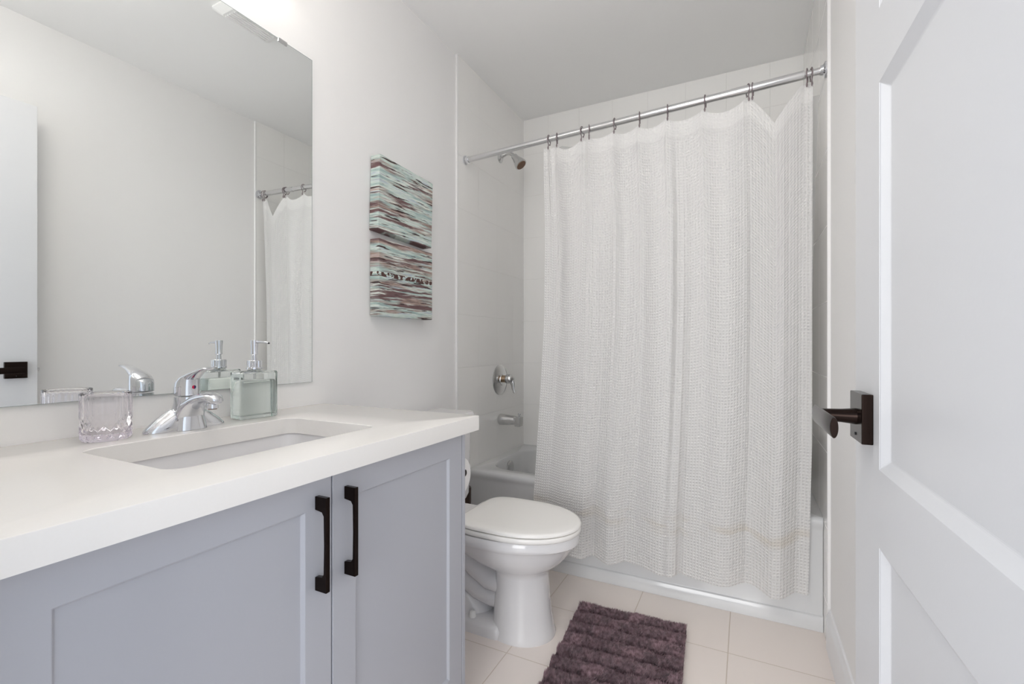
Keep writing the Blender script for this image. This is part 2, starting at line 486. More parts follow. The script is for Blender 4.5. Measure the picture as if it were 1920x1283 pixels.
def shaker(y0, y1, z0, z1):
    m = MB(); xf, xb = 0.575, 0.5562; fr = 0.058; dep = 0.007; bw = 0.004
    o = [(y0, z0), (y1, z0), (y1, z1), (y0, z1)]
    i1 = [(y0 + fr, z0 + fr), (y1 - fr, z0 + fr), (y1 - fr, z1 - fr), (y0 + fr, z1 - fr)]
    i2 = [(y0 + fr + bw, z0 + fr + bw), (y1 - fr - bw, z0 + fr + bw), (y1 - fr - bw, z1 - fr - bw), (y0 + fr + bw, z1 - fr - bw)]
    rings = [[(xb, *p) for p in o], [(xf, *p) for p in o], [(xf, *p) for p in i1], [(xf - dep, *p) for p in i2]]
    return m.loft(rings)
doors = []
for y0, y1 in ((0.1785, 0.6275), (0.6305, 1.0725)):
    doors.append(shaker(y0, y1, 0.103, 0.7945).build('door', M_cab, van, bevel=0.0014, smooth=0))
def cab_handle(yc, par):
    z0, z1 = 0.592, 0.760
    prof = [(0.5752, z0), (0.603, z0), (0.603, z1), (0.5752, z1), (0.5752, z1 - 0.024), (0.592, z1 - 0.0265), (0.5965, z1 - 0.033), (0.5970, z1 - .06),
            (0.5975, (z0 + z1) / 2), (0.5970, z0 + .06), (0.5965, z0 + 0.033), (0.592, z0 + 0.0265), (0.5752, z0 + 0.024)]
    a = [(x, yc - 0.0045, z) for x, z in prof]; b = [(x, yc + 0.0045, z) for x, z in prof]
    MB().loft([a, b]).build('handle', M_bronze, par, bevel=0.0008, smooth=0)
cab_handle(0.5945, doors[0]); cab_handle(0.6625, doors[1])

# ---------------------------------------------------------------- countertop with sink cut-out
SX0, SX1, SY0, SY1 = 0.172, 0.477, 0.408, 0.856
ctop = MB()
def outer(z, i=0.0): return rrect(0.0015 + i, 0.604 - i, 0.1015 + i, 1.117 - i, 0.003, z)
def hole(z, i=0.0): return rrect(SX0 - i, SX1 + i, SY0 - i, SY1 + i, 0.034, z)
ctop.loft([outer(CB), outer(CT - 0.0025), outer(CT - .0008, .0008), outer(CT, 0.0025), hole(CT, 0.0015), hole(CT - 0.0015), hole(CB)], closed=True)
tag(ctop.build('countertop', M_counter, smooth=30), 'white quartz countertop with rectangular sink cut-out over the vanity cabinet', 'countertop')
sk = MB()
def basin(z, i, r=0.045): return rrect(SX0 - 0.006 + i, SX1 + 0.006 - i, SY0 - 0.006 + i, SY1 + 0.006 - i, r, z)
sk.loft([basin(CB - 0.0008, -0.015), basin(CB - 0.0008, 0), basin(CB - 0.006, 0.002), basin(CB - 0.10, 0.008, .05), basin(CB - 0.125, 0.02, .06), basin(CB - 0.137, 0.05, .07), basin(CB - 0.140, 0.10, .05)], cap0=False)
sk.loft([basin(CB - 0.0008, -0.015), basin(CB - 0.02, -0.015), basin(CB - 0.12, -0.006, .05), basin(CB - 0.15, 0.03, .07)], cap0=False)
sink = sk.build('sink', M_porc, smooth=50); tag(sink, 'white rectangular undermount sink basin below the counter opening', 'sink')
MB().lathe([(0.0, 0.004), (0.012, 0.004), (0.022, 0.003), (0.024, 0.0), (0.024, -0.001)], ((SX0 + SX1) / 2, (SY0 + SY1) / 2, CB - 0.14), cap=False).build('drain', M_chrome, sink)

# ---------------------------------------------------------------- mirror
mir = thing('wall_mirror', 'large frameless wall mirror with a thin dark edge above the sink', 'mirror', (0.0, 0.63, 0.912))
MB().box(0.0005, 0.0055, 0.19, 1.068, 0.912, 1.9535).build('mirror_glass', M_medge, mir, smooth=0)
MB().add([(0.0057, 0.1905, 0.9125), (0.0057, 1.0665, 0.9125), (0.0057, 1.0665, 1.952), (0.0057, 0.1905, 1.952)], [(0, 1, 2, 3)]).build('silvering', M_mirror, mir, smooth=0)
MB().box(0.0005, 0.0085, 0.944, 0.974, 1.9445, 1.956).build('mirror_clip', M_nickel, mir, bevel=0.001)

# ---------------------------------------------------------------- vanity light above the mirror (outside the frame, lights the wall)
vl = thing('vanity_light', 'chrome vanity light with three frosted shades above the mirror', 'light fixture', (0.0, 0.66, 2.24))
MB().box(0.0005, 0.022, 0.36, 0.96, 2.275, 2.335).build('back_plate', M_chrome, vl, bevel=0.004)
for y in (0.42, 0.66, 0.90):
    arm = MB().tube([(0.02, y, 2.305), (0.07, y, 2.31), (0.105, y, 2.30), (0.115, y, 2.285)], 0.008, 12).build('arm', M_chrome, vl)
    MB().lathe([(0.022, 0.0), (0.030, -0.006), (0.030, -0.03), (0.020, -0.032)], (0.115, y, 2.29)).build('socket_cup', M_chrome, arm)
    MB().lathe([(0.030, 0.0), (0.046, -0.03), (0.055, -0.085), (0.057, -0.115), (0.03, -0.118)], (0.115, y, 2.26)).build('shade', M_lamp, vl)

cl = thing('added_ceiling_light', 'added round frosted semi-flush ceiling light near the doorway, out of view', 'light fixture', (0.78, 0.46, H))  # unseen fixture added to brighten the counter, lid and other upward faces
MB().lathe([(0.055, -0.0005), (0.060, -0.004), (0.060, -0.016), (0.012, -0.022), (0.010, -0.085), (0.02, -0.088)], (0.78, 0.46, H), n=40).build('canopy', M_chrome, cl)
MB().lathe([(0.0, -0.088), (0.06, -0.089), (0.125, -0.098), (0.146, -0.115), (0.150, -0.135), (0.140, -0.160), (0.10, -0.180), (0.05, -0.189), (0.0, -0.191)], (0.78, 0.46, H), n=48, cap=False).build('globe', M_dome, cl)

# ---------------------------------------------------------------- exhaust fan grille on the ceiling
fan = thing('exhaust_fan', 'white ribbed exhaust fan grille on the ceiling seen in the mirror', 'fan', (0.60, 1.315, H))
fx0, fx1, fy0, fy1 = 0.45, 0.75, 1.185, 1.445
MB().loft([rrect(fx0, fx1, fy0, fy1, 0.02, H - 0.0005), rrect(fx0, fx1, fy0, fy1, 0.02, H - 0.006), rrect(fx0 + 0.03, fx1 - 0.03, fy0 + 0.03, fy1 - 0.03, 0.012, H - 0.026)]).build('cover', M_plastic, fan, smooth=20)
sl = MB()
for i in range(16):
    x = fx0 + 0.042 + i * 0.0142
    sl.box(x, x + 0.006, fy0 + 0.04, fy1 - 0.04, H - 0.031, H - 0.026)
sl.build('louvers', M_plastic, fan, smooth=0)

# ---------------------------------------------------------------- canvases
def canvas(name, cz, hh, tilt, material, label):
    m = MB().box(0.002, 0.047, -0.1645, 0.1645, -hh / 2, hh / 2)
    m.xf(Matrix.Translation((0, 1.4955, cz)) @ Matrix.Rotation(R(tilt), 4, 'X'))
    tag(m.build(name, material, bevel=0.003, seg=3), label, 'painting', 'striped abstract canvases')
canvas('canvas_painting', 1.5965, 0.282, -2.0, canvas_mat('striped_canvas_upper', 2.3, 0), 'upper abstract striped canvas in seafoam, brown and plum on the left wall')
canvas('canvas_painting', 1.2850, 0.288, 0.0, canvas_mat('striped_canvas_lower', 11.7, 1.298), 'lower abstract striped canvas with a row of dark scribbles on the left wall')

# ---------------------------------------------------------------- tumbler
GX, GY = 0.090, 0.487
tum = MB()
def gmod(t, r, h):
    if r < 0.0395: return r
    if h > 0.050:
        return r - 0.0013 * (0.5 - 0.5 * math.cos(26 * t)) ** 1.5 * min(1, (0.093 - h) / 0.01 if h > 0.083 else 1)
    if r > 0.040:
        a = abs(math.sin(6.5 * t + h * 85)); b = abs(math.sin(6.5 * t - h * 85))
        return r - 0.0024 * (1 - min(a, b)) ** 3 - 0.0003
    return r
prof = [(0.0, 0.0), (0.026, 0.0), (0.037, 0.0), (0.0405, 0.003)] + [(0.0420, 0.006 + 0.0026 * i) for i in range(33)] + [(0.0420, 0.094), (0.0412, 0.096), (0.0398, 0.096), (0.0390, 0.094)] + [(0.0384, z) for z in (0.08, 0.06, 0.04, 0.022)] + [(0.035, 0.015), (0.022, 0.0125), (0.0, 0.012)]
tum.lathe(prof, (GX, GY, CT + 0.0004), n=208, mod=gmod, cap=False)
tag(tum.build('glass_tumbler', M_tumbler, smooth=40), 'clear lavender cut-glass tumbler on the counter left of the faucet', 'glass')

# ---------------------------------------------------------------- faucet
fc = thing('faucet', 'chrome single-lever faucet behind the sink', 'faucet', (0.105, 0.635, CT))
fb = MB()
FY = 0.635
# wide low base, lofted along y
secs = []
for i in range(41):
    s = -1 + 2 * i / 40; y = FY + 0.0875 * s; a = abs(s)
    e = math.sqrt(max(0, 1 - a ** 6))
    wdt = (0.028 - 0.007 * a) * max(e, 0.12); hgt = (0.012 + 0.036 * min(1, max(0, 1 - a) / 0.62) ** 0.95) * max(math.sqrt(max(0, 1 - a ** 5)), 0.1)
    ring = []
    for j in range(20):
        t = PI * j / 19; ring.append((0.098 + wdt * math.cos(t) * (1 if True else 0), y, CT + 0.0003 + hgt * math.sin(t) ** 0.8))
    secs.append(ring)
fb.loft(secs)
# body column
def ell(cx, cy, z, a, b, n=32, p=2.0, tilt=0.0):
    out = []
    for j in range(n):
        t = 2 * PI * j / n; c, s_ = math.cos(t), math.sin(t)
        x = a * math.copysign(abs(c) ** (2 / p), c); y = b * math.copysign(abs(s_) ** (2 / p), s_)
        out.append((cx + x, cy + y, z + tilt * x))
    return out
fb.loft([ell(0.105, FY, CT + 0.0003, 0.034, 0.037, p=2.6), ell(0.104, FY, CT + 0.02, 0.031, 0.034, p=2.4), ell(0.103, FY, CT + 0.045, 0.029, 0.030), ell(0.105, FY, CT + 0.06, 0.027, 0.027), ell(0.104, FY, CT + 0.0745, 0.0255, 0.0255)])
fb.build('base', M_chrome, fc, smooth=50)
# spout
path = [(0.108, FY, CT + 0.004), (0.109, FY, CT + 0.022), (0.116, FY, CT + 0.040), (0.130, FY, CT + 0.0555), (0.150, FY, CT + 0.067), (0.172, FY, CT + 0.074), (0.193, FY, CT + 0.076), (0.208, FY, CT + 0.074), (0.218, FY, CT + 0.069), (0.222, FY, CT + 0.065)]
rad = [(0.037, 0.022), (0.034, 0.021), (0.031, 0.020), (0.028, 0.0175), (0.0245, 0.0145), (0.0220, 0.0125), (0.0205, 0.0115), (0.0180, 0.0105), (0.0130, 0.0085), (0.006, 0.004)]
sp = MB().tube(path, rad, 28).build('spout', M_chrome, fc, smooth=60)
MB().lathe([(0.0105, 0), (0.0115, -0.002), (0.0115, -0.011), (0.009, -0.012)], (0.200, FY, CT + 0.0635), n=28).build('aerator', M_chrome, sp)
MB().lathe([(0.0088, 0), (0.0088, -0.0012)], (0.200, FY, CT + 0.0516), n=20).build('aerator_screen', M_rust, sp)
# handle: dome with a lever rising forward
hd = MB()
hd.loft([ell(0.104, FY, CT + 0.0765, 0.0235, 0.0235), ell(0.104, FY, CT + 0.078, 0.0262, 0.0262), ell(0.104, FY, CT + 0.095, 0.0262, 0.0262, tilt=-0.05),
         ell(0.105, FY, CT + 0.108, 0.0255, 0.0252, tilt=0.18), ell(0.109, FY, CT + 0.117, 0.0225, 0.0225, tilt=0.30), ell(0.113, FY, CT + 0.124, 0.016, 0.016, tilt=0.4), ell(0.116, FY, CT + 0.1265, 0.006, 0.006, tilt=0.4)])
hd.tube([(0.090, FY, CT + 0.103), (0.108, FY, CT + 0.113), (0.130, FY, CT + 0.124), (0.152, FY, CT + 0.133), (0.172, FY, CT + 0.139), (0.187, FY, CT + 0.1405), (0.190, FY, CT + 0.140)],
        [(0.020, 0.012), (0.022, 0.0125), (0.018, 0.0085), (0.0135, 0.005), (0.013, 0.0042), (0.0125, 0.0034), (0.009, 0.002)], 24)
han = hd.build('lever_handle', M_chrome, fc, smooth=60)
MB().lathe([(0.0042, 0), (0.0040, 0.0008)], (0.1298, FY, CT + 0.097), 'x', 20).build('hot_mark', M_red, han)
MB().add([(0.1309, FY + 0.0042 * math.sin(t), CT + 0.097 + 0.0042 * math.cos(t)) for t in [PI * i / 14 for i in range(15)]], [tuple(range(15))]).build('cold_mark', M_blue, han)

# ---------------------------------------------------------------- soap dispenser
sd = thing('soap_dispenser', 'square clear glass soap dispenser with chrome pump right of the faucet', 'soap dispenser', (0.083, 0.815, CT))
ST = Matrix.Translation((0.083, 0.815, CT + 0.0005)) @ Matrix.Rotation(R(-7), 4, 'Z')
def sbox(a, b, z0, z1, r, top=0.012, bev=0.004):
    return [rrect(-a + bev, a - bev, -b + bev, b - bev, max(r - bev, .002), z0), rrect(-a + bev * .3, a - bev * .3, -b + bev * .3, b - bev * .3, r, z0 + bev * .35), rrect(-a, a, -b, b, r, z0 + bev),
            rrect(-a, a, -b, b, r, z1 - bev), rrect(-a + bev * .3, a - bev * .3, -b + bev * .3, b - bev * .3, r, z1 - bev * .35), rrect(-a + bev, a - bev, -b + bev, b - bev, max(r - bev, .002), z1)]
bt = MB()
rings = sbox(0.030, 0.050, 0.0, 0.124, 0.009)
def circ(r, z, n=36): return [(r * math.cos(q), r * math.sin(q), z) for q in [R(-90 + 360 * (i + .5) / n) for i in range(n)]]
bt.loft(rings + [circ(0.019, 0.1245), circ(0.0165, 0.1265), circ(0.0165, 0.137), circ(0.0125, 0.137), circ(0.0125, 0.124)] +
        list(reversed(sbox(0.0255, 0.0455, 0.009, 0.1205, 0.007))))
bot = bt.xf(ST).build('bottle', M_bottle, sd, smooth=50)
MB().loft(sbox(0.0257, 0.0457, 0.0088, 0.101, 0.007)).xf(ST).build('liquid', M_liquid, sd, smooth=50)
cm = MB().lathe([(0.0178, 0.128), (0.0195, 0.129), (0.0195, 0.133), (0.0182, 0.134), (0.0182, 0.151), (0.0165, 0.1525), (0.0065, 0.153)], (0, 0, 0), n=96,
                mod=lambda t, r, h: r - (0.0008 * (math.cos(24 * t) > 0) if 0.1335 < h < 0.1515 and r > 0.017 else 0))
cm.xf(ST).build('collar', M_chrome, sd, smooth=30)
MB().lathe([(0.0062, 0.150), (0.0062, 0.166), (0.0086, 0.1675), (0.0090, 0.168), (0.0090, 0.1705), (0.0082, 0.172), (0.0088, 0.192), (0.0096, 0.204), (0.0090, 0.2065), (0.0, 0.207)], (0, 0, 0), n=40, cap=False).xf(ST).build('pump_head', M_chrome, sd)
MB().tube([(0, 0, 0.2005), (0.028, 0.006, 0.201), (0.046, 0.010, 0.1995), (0.050, 0.011, 0.198)], [0.0036, 0.0032, 0.0028, 0.0026], 12).xf(ST).build('nozzle', M_chrome, sd)
MB().lathe([(0.0022, 0), (0.0022, .0012)], (0.0505, 0.011, 0.198), 'x', 10).xf(ST).build('nozzle_tip', M_black, sd)
MB().tube([(0, 0, 0.128), (0, 0, 0.102)], 0.003, 10).xf(ST).build('dip_tube', M_plastic, sd)

# ---------------------------------------------------------------- toilet
TYc = 1.545
toi = thing('toilet', 'white two-piece toilet with closed lid between vanity and bathtub', 'toilet', (0.36, TYc, 0))
def egg(xb, xf, hw, z, n=56, pb=2.6, pf=2.0, xm=None):
    xm = xm if xm is not None else xb + (xf - xb) * 0.46; out = []
    for j in range(n):
        t = 2 * PI * j / n; c, s_ = math.cos(t), math.sin(t)
        p = pf if c > 0 else pb
        L = (xf - xm) if c > 0 else (xm - xb)
        out.append((xm + L * math.copysign(abs(c) ** (2 / p), c), TYc + hw * math.copysign(abs(s_) ** (2 / p), s_), z))
    return out
bowl = MB()
bowl.loft([egg(0.430, 0.655, 0.110, 0.0), egg(0.430, 0.656, 0.111, 0.006), egg(0.432, 0.650, 0.106, 0.022), egg(0.436, 0.640, 0.098, 0.08), egg(0.440, 0.634, 0.092, 0.15), egg(0.442, 0.630, 0.089, 0.215),
           egg(0.430, 0.634, 0.094, 0.232), egg(0.400, 0.652, 0.112, 0.246), egg(0.350, 0.678, 0.134, 0.266), egg(0.300, 0.700, 0.151, 0.290), egg(0.262, 0.717, 0.163, 0.316), egg(0.240, 0.729, 0.169, 0.333),
           egg(0.236, 0.732, 0.171, 0.336), egg(0.232, 0.742, 0.1755, 0.342), egg(0.230, 0.744, 0.1765, 0.350), egg(0.230, 0.742, 0.175, 0.366), egg(0.234, 0.737, 0.171, 0.3735), egg(0.25, 0.72, 0.155, 0.3745)])
# deck behind the bowl
bowl.loft([rrect(0.045, 0.36, TYc - 0.105, TYc + 0.105, 0.03, 0.30), rrect(0.035, 0.37, TYc - 0.118, TYc + 0.118, 0.03, 0.325), rrect(0.035, 0.37, TYc - 0.118, TYc + 0.118, 0.03, 0.368), rrect(0.04, 0.365, TYc - 0.113, TYc + 0.113, 0.03, 0.374)])
# foot plate
bowl.loft([rrect(0.10, 0.50, TYc - 0.110, TYc + 0.110, 0.03, 0.0), rrect(0.10, 0.50, TYc - 0.110, TYc + 0.110, 0.03, 0.028), rrect(0.105, 0.495, TYc - 0.102, TYc + 0.102, 0.03, 0.040), rrect(0.115, 0.49, TYc - 0.088, TYc + 0.088, 0.03, 0.045)])
# trapway: two fat coils bulging from both flanks
bowl.tube([(0.56, TYc, 0.20), (0.48, TYc, 0.165), (0.42, TYc, 0.170), (0.36, TYc, 0.205), (0.30, TYc, 0.255), (0.24, TYc, 0.295), (0.18, TYc, 0.31)],
          [(0.07, 0.05), (0.074, 0.047), (0.078, 0.047), (0.080, 0.05), (0.080, 0.05), (0.078, 0.048), (0.07, 0.04)], 28)
bowl.tube([(0.50, TYc, 0.11), (0.43, TYc, 0.105), (0.37, TYc, 0.118), (0.31, TYc, 0.155), (0.25, TYc, 0.20), (0.19, TYc, 0.24)],
          [(0.06, 0.04), (0.066, 0.043), (0.070, 0.045), (0.072, 0.048), (0.072, 0.048), (0.07, 0.045)], 28)
bowl.loft([ell(0.33, TYc, 0.04, 0.085, 0.080), ell(0.325, TYc, 0.07, 0.078, 0.078), ell(0.31, TYc, 0.10, 0.062, 0.072), ell(0.29, TYc, 0.125, 0.04, 0.06)])
bowl.loft([ell(0.22, TYc, 0.04, 0.10, 0.07), ell(0.22, TYc, 0.20, 0.08, 0.065), ell(0.20, TYc, 0.31, 0.09, 0.08)])
bowl.build('bowl', M_porc, toi, smooth=40)
for s_ in (-1, 1):
    MB().lathe([(0.013, 0), (0.013, 0.004), (0.011, 0.016), (0.006, 0.022), (0.0, 0.023)], (0.372, TYc + s_ * 0.084, 0.044), n=24, cap=False).build('bolt_cap', M_plastic, toi)
MB().loft([egg(0.335, 0.744, 0.170, 0.3765, pb=5), egg(0.331, 0.748, 0.1735, 0.380, pb=5), egg(0.331, 0.748, 0.1735, 0.390, pb=5), egg(0.334, 0.745, 0.1705, 0.394, pb=5)]).build('seat', M_seat, toi, smooth=50)
MB().loft([egg(0.331, 0.745, 0.1695, 0.3962, pb=5), egg(0.327, 0.749, 0.1730, 0.399, pb=5), egg(0.327, 0.749, 0.1730, 0.405, pb=5), egg(0.330, 0.746, 0.170, 0.4095, pb=5), egg(0.338, 0.738, 0.163, 0.4112, pb=5), egg(0.38, 0.70, 0.13, 0.412, pb=5)]).build('lid', M_seat, toi, smooth=50)
for s_ in (-1, 1):
    MB().lathe([(0.010, -0.022), (0.012, -0.02), (0.012, 0.02), (0.010, 0.022)], (0.318, TYc + s_ * 0.075, 0.388), 'y', 20).build('hinge', M_plastic, toi)
TT = 0.715
MB().loft([rrect(0.030, 0.190, TYc - 0.185, TYc + 0.185, 0.035, 0.375), rrect(0.022, 0.200, TYc - 0.193, TYc + 0.193, 0.035, 0.40), rrect(0.018, 0.205, TYc - 0.2, TYc + 0.2, 0.035, TT)]).build('tank', M_porc, toi, bevel=0.004, smooth=40)
MB().loft([rrect(0.012, 0.214, TYc - 0.207, TYc + 0.207, 0.035, TT + 0.001), rrect(0.010, 0.217, TYc - 0.210, TYc + 0.210, 0.035, TT + 0.008), rrect(0.010, 0.217, TYc - 0.210, TYc + 0.210, 0.035, TT + 0.022), rrect(0.016, 0.211, TYc - 0.204, TYc + 0.204, 0.033, TT + 0.031)]).build('tank_lid', M_porc, toi, smooth=40)
fl = MB().lathe([(0.012, 0), (0.012, 0.008), (0.008, 0.014)], (0.2055, TYc - 0.145, 0.665), 'x', 20)
fl.tube([(0.216, TYc - 0.145, 0.665), (0.218, TYc - 0.11, 0.662), (0.218, TYc - 0.075, 0.655)], 0.006, 12)
fl.build('flush_lever', M_chrome, toi)

# ---------------------------------------------------------------- toilet paper on a bronze holder at the vanity's side
HP = (0.45, 1.190, 0.648)
hol = thing('paper_holder', 'dark bronze toilet paper holder on the side of the vanity', 'paper holder', (0.45, VY1, 0.648))
hm = MB().lathe([(0.024, 0), (0.024, 0.008), (0.012, 0.010)], (0.376, VY1 + 0.0005, 0.648), 'y', 28)
hm.tube([(0.376, VY1 + 0.008, 0.648), (0.376, 1.175, 0.648), (0.380, 1.187, 0.648), (0.392, 1.190, 0.648), (0.506, 1.190, 0.648)], 0.007, 16)
hm.lathe([(0.007, 0), (0.0105, 0.003), (0.0105, 0.008), (0.006, 0.011)], (0.503, 1.190, 0.648), 'x', 20)
hm.build('arm', M_bronze, hol)
tp = MB()
tp.lathe([(0.020, -0.05), (0.0545, -0.05), (0.0555, -0.049), (0.0555, 0.049), (0.0545, 0.05), (0.020, 0.05), (0.0195, 0.049), (0.0195, -0.049)], (0.447, 1.190, 0.6357), 'x', 64, cap=False)
tp.add([], [])
roll = tp.build('toilet_paper_roll', M_paper, smooth=40)
tag(roll, 'white toilet paper roll hanging between the vanity side and the toilet', 'toilet paper')
# inner tube closes the ring
_bm = _b.new(); _bm.from_mesh(roll.data); _b.ops.bridge_loops(_bm, edges=[e for e in _bm.edges if e.is_boundary]); _b.ops.recalc_face_normals(_bm, faces=_bm.faces); _bm.to_mesh(roll.data); _bm.free()

# brown canister beside the toilet
cn = thing('toilet_brush', 'dark brown toilet brush holder on the floor between toilet and bathtub', 'toilet brush', (0.082, 1.835, 0))
MB().lathe([(0.043, 0.0), (0.0455, 0.004), (0.0455, 0.30), (0.0465, 0.304), (0.0465, 0.37), (0.044, 0.375), (0.018, 0.378)], (0.082, 1.835, 0.0002), n=40).build('canister', mat('brown_canister', (0.05, 0.028, 0.018), 0.35, 0.4), cn)
MB().tube([(0.082, 1.835, 0.374), (0.082, 1.835, 0.45), (0.082, 1.835, 0.47)], [0.009, 0.008, 0.011], 16).build('brush_handle', M_bronze, cn)

# ---------------------------------------------------------------- bathtub
tub = thing('bathtub', 'white acrylic alcove bathtub behind the shower curtain', 'bathtub', (0.76, 2.33, 0))
ZT = 0.410
x0, x1, yb = 0.0095, W - 0.0095, D - 0.0095
AY = 1.997
tm = MB()
def orect(y0, z, r=0.004, i=0): return rrect(x0, x1, y0, yb, r, z, 12)
def irect(a, b, c, d, r, z): return rrect(a, b, c, d, r, z, 12)
tm.loft([orect(AY + 0.002, 0.0005), orect(AY + 0.002, 0.052), orect(AY + 0.004, 0.0545), orect(AY + 0.0085, 0.0565), orect(AY + 0.0095, 0.060), orect(AY + 0.010, 0.36), orect(AY + 0.006, 0.375), orect(AY, 0.385), orect(AY, 0.398), orect(AY + 0.003, 0.406), orect(AY + 0.010, ZT),
         irect(0.066, 1.42, AY + 0.078, yb - 0.050, 0.15, ZT), irect(0.070, 1.415, AY + 0.083, yb - 0.055, 0.15, ZT - 0.004), irect(0.076, 1.408, AY + 0.088, yb - 0.060, 0.15, ZT - 0.016),
         irect(0.098, 1.36, AY + 0.105, yb - 0.08, 0.15, 0.22), irect(0.125, 1.28, AY + 0.125, yb - 0.10, 0.15, 0.11), irect(0.165, 1.21, AY + 0.16, yb - 0.13, 0.12, 0.085), irect(0.22, 1.14, AY + 0.21, yb - 0.18, 0.08, 0.08)])
tm.build('tub_shell', M_tub, tub, smooth=40)
MB().lathe([(0.0, 0.010), (0.010, 0.010), (0.030, 0.008), (0.036, 0.002), (0.036, -0.004)], (0.083, 2.335, 0.352), 'x', 36, cap=False).build('overflow_plate', M_nickel, tub)

# ---------------------------------------------------------------- tub spout, valve, shower head on the left tile wall
PY = 2.352
so = thing('tub_spout', 'chrome tub spout on the left tile wall above the bathtub', 'tub spout', (0.009, PY, 0.612))
s1 = MB().lathe([(0.030, 0.0), (0.0315, 0.004), (0.031, 0.03), (0.028, 0.06), (0.026, 0.09), (0.025, 0.105)], (0.0092, PY, 0.612), 'x', 36)
s1.loft([[(0.105 + d, PY + y, z) for y, z in ((-.024, .634 - d * .06), (.024, .634 - d * .06), (.024, .590), (-.024, .590))] for d in (0, 0.04)])
s1.loft([[(0.112 + d, PY + y, z) for y, z in ((-.023, .60), (.023, .60), (.023, .581), (-.023, .581))] for d in (0.0, 0.032)])
s1.build('spout_body', M_nickel, so, bevel=0.003, smooth=40)
MB().lathe([(0.004, 0), (0.004, 0.010), (0.0075, 0.012), (0.0075, 0.020), (0.005, 0.022)], (0.131, PY, 0.631), n=18).build('diverter_knob', M_nickel, so)
va = thing('shower_valve', 'round chrome shower valve with curved lever on the left tile wall', 'shower valve', (0.009, PY, 0.836))
MB().lathe([(0.086, 0.0), (0.086, 0.003), (0.080, 0.008), (0.055, 0.013), (0.032, 0.016), (0.030, 0.020), (0.0, 0.020)], (0.0092, PY, 0.836), 'x', 56, cap=False).build('escutcheon', M_nickel, va)
MB().lathe([(0.020, 0.0), (0.020, 0.022), (0.018, 0.024)], (0.028, PY, 0.842), 'x', 28).build('valve_stem', mat('worn_brass', (0.42, 0.30, 0.20), 0.35, 0.9), va)
lvr = MB().lathe([(0.020, 0.0), (0.026, 0.004), (0.027, 0.018), (0.024, 0.032), (0.014, 0.044), (0.0, 0.047)], (0.050, PY, 0.842), 'x', 32, cap=False)
lvr.tube([(0.070, PY, 0.850), (0.086, PY, 0.832), (0.092, PY, 0.808), (0.094, PY, 0.786), (0.100, PY, 0.768), (0.104, PY, 0.764)], [(0.018, 0.014), (0.015, 0.010), (0.011, 0.006), (0.009, 0.0045), (0.008, 0.004), (0.005, 0.003)], 18, up=(0, 1, 0))
lvr.build('lever', M_nickel, va, smooth=60)
sh = thing('wall_shower', 'small chrome shower head on a bent arm below the curtain rod', 'shower head', (0.009, PY, 2.096))
ar = MB().lathe([(0.027, 0), (0.027, 0.003), (0.016, 0.012), (0.0105, 0.014)], (0.0092, PY, 2.096), 'x', 28)
ar.build('wall_flange', M_nickel, sh)
MB().tube([(0.012, PY, 2.096), (0.030, PY, 2.107), (0.050, PY, 2.114), (0.070, PY, 2.113), (0.088, PY, 2.103), (0.100, PY, 2.088)], 0.0105, 18).build('shower_arm', M_nickel, sh)
hdM = Matrix.Translation((0.100, PY, 2.090)) @ Matrix.Rotation(R(180 - 38), 4, 'Y')
MB().lathe([(0.013, -0.004), (0.018, 0.0), (0.018, 0.014), (0.021, 0.020), (0.031, 0.050), (0.0345, 0.062), (0.0345, 0.070), (0.031, 0.072), (0.0, 0.072)], (0, 0, 0), n=36, cap=False).xf(hdM).build('head', M_nickel, sh)
MB().lathe([(0.029, 0.0722), (0.027, 0.0745), (0.0, 0.076)], (0, 0, 0), n=36, cap=False).xf(hdM).build('spray_face', M_rust, sh)

# ---------------------------------------------------------------- grey bottle on the far right corner of the tub rim
gb = thing('shampoo_bottle', 'grey shampoo bottle on the bathtub rim, seen reflected in the right tiles', 'bottle', (1.444, 2.60, ZT))
def ob(z, k): return ell(1.444, 2.60, ZT + z, 0.024 * k, 0.036 * k, 36, 2.5)
MB().loft([ob(0.0005, 0.9), ob(0.006, 1.0), ob(0.10, 1.0), ob(0.15, 0.95), ob(0.165, 0.7), ob(0.17, 0.45)]).build('bottle_body', M_gbottle, gb, smooth=50)
MB().loft([ob(0.03, 1.012), ob(0.12, 1.004)], False, False).build('label_band', M_glabel, gb, smooth=50)
MB().lathe([(0.014, 0), (0.014, 0.022), (0.012, 0.025)], (1.444, 2.60, ZT + 0.17), n=24).build('cap', M_glabel, gb)

# ---------------------------------------------------------------- curtain rod
RA, RB = Vector((0.0095, 1.985, 1.953)), Vector((W - 0.0095, 1.942, 1.988))
rod = thing('curtain_rod', 'chrome tension shower curtain rod spanning the tub alcove', 'curtain rod', tuple(RA))
rd = (RB - RA).normalized()
MB().tube([RA + rd * 0.012, RB - rd * 0.075], 0.0135, 28).build('tube', M_rod, rod)
MB().tube([RB - rd * 0.30, RB - rd * 0.07, RB - rd * 0.062], [0.0150, 0.0150, 0.0135], 28).build('outer_sleeve', M_rod, rod)
MB().tube([RB - rd * 0.075, RB - rd * 0.012], 0.0115, 24).build('inner_tube', M_rod, rod)
MB().lathe([(0.022, 0.0), (0.022, 0.006), (0.0165, 0.009), (0.0165, 0.022)], tuple(RA), 'x', 32).build('end_cap', M_chrome, rod)
MB().lathe([(0.027, 0.0), (0.027, -0.005), (0.018, -0.009), (0.015, -0.018)], tuple(RB), 'x', 32).build('end_cap', M_chrome, rod)
def rod_at(x):
    t = (x - RA.x) / (RB.x - RA.x); return RA + (RB - RA) * t

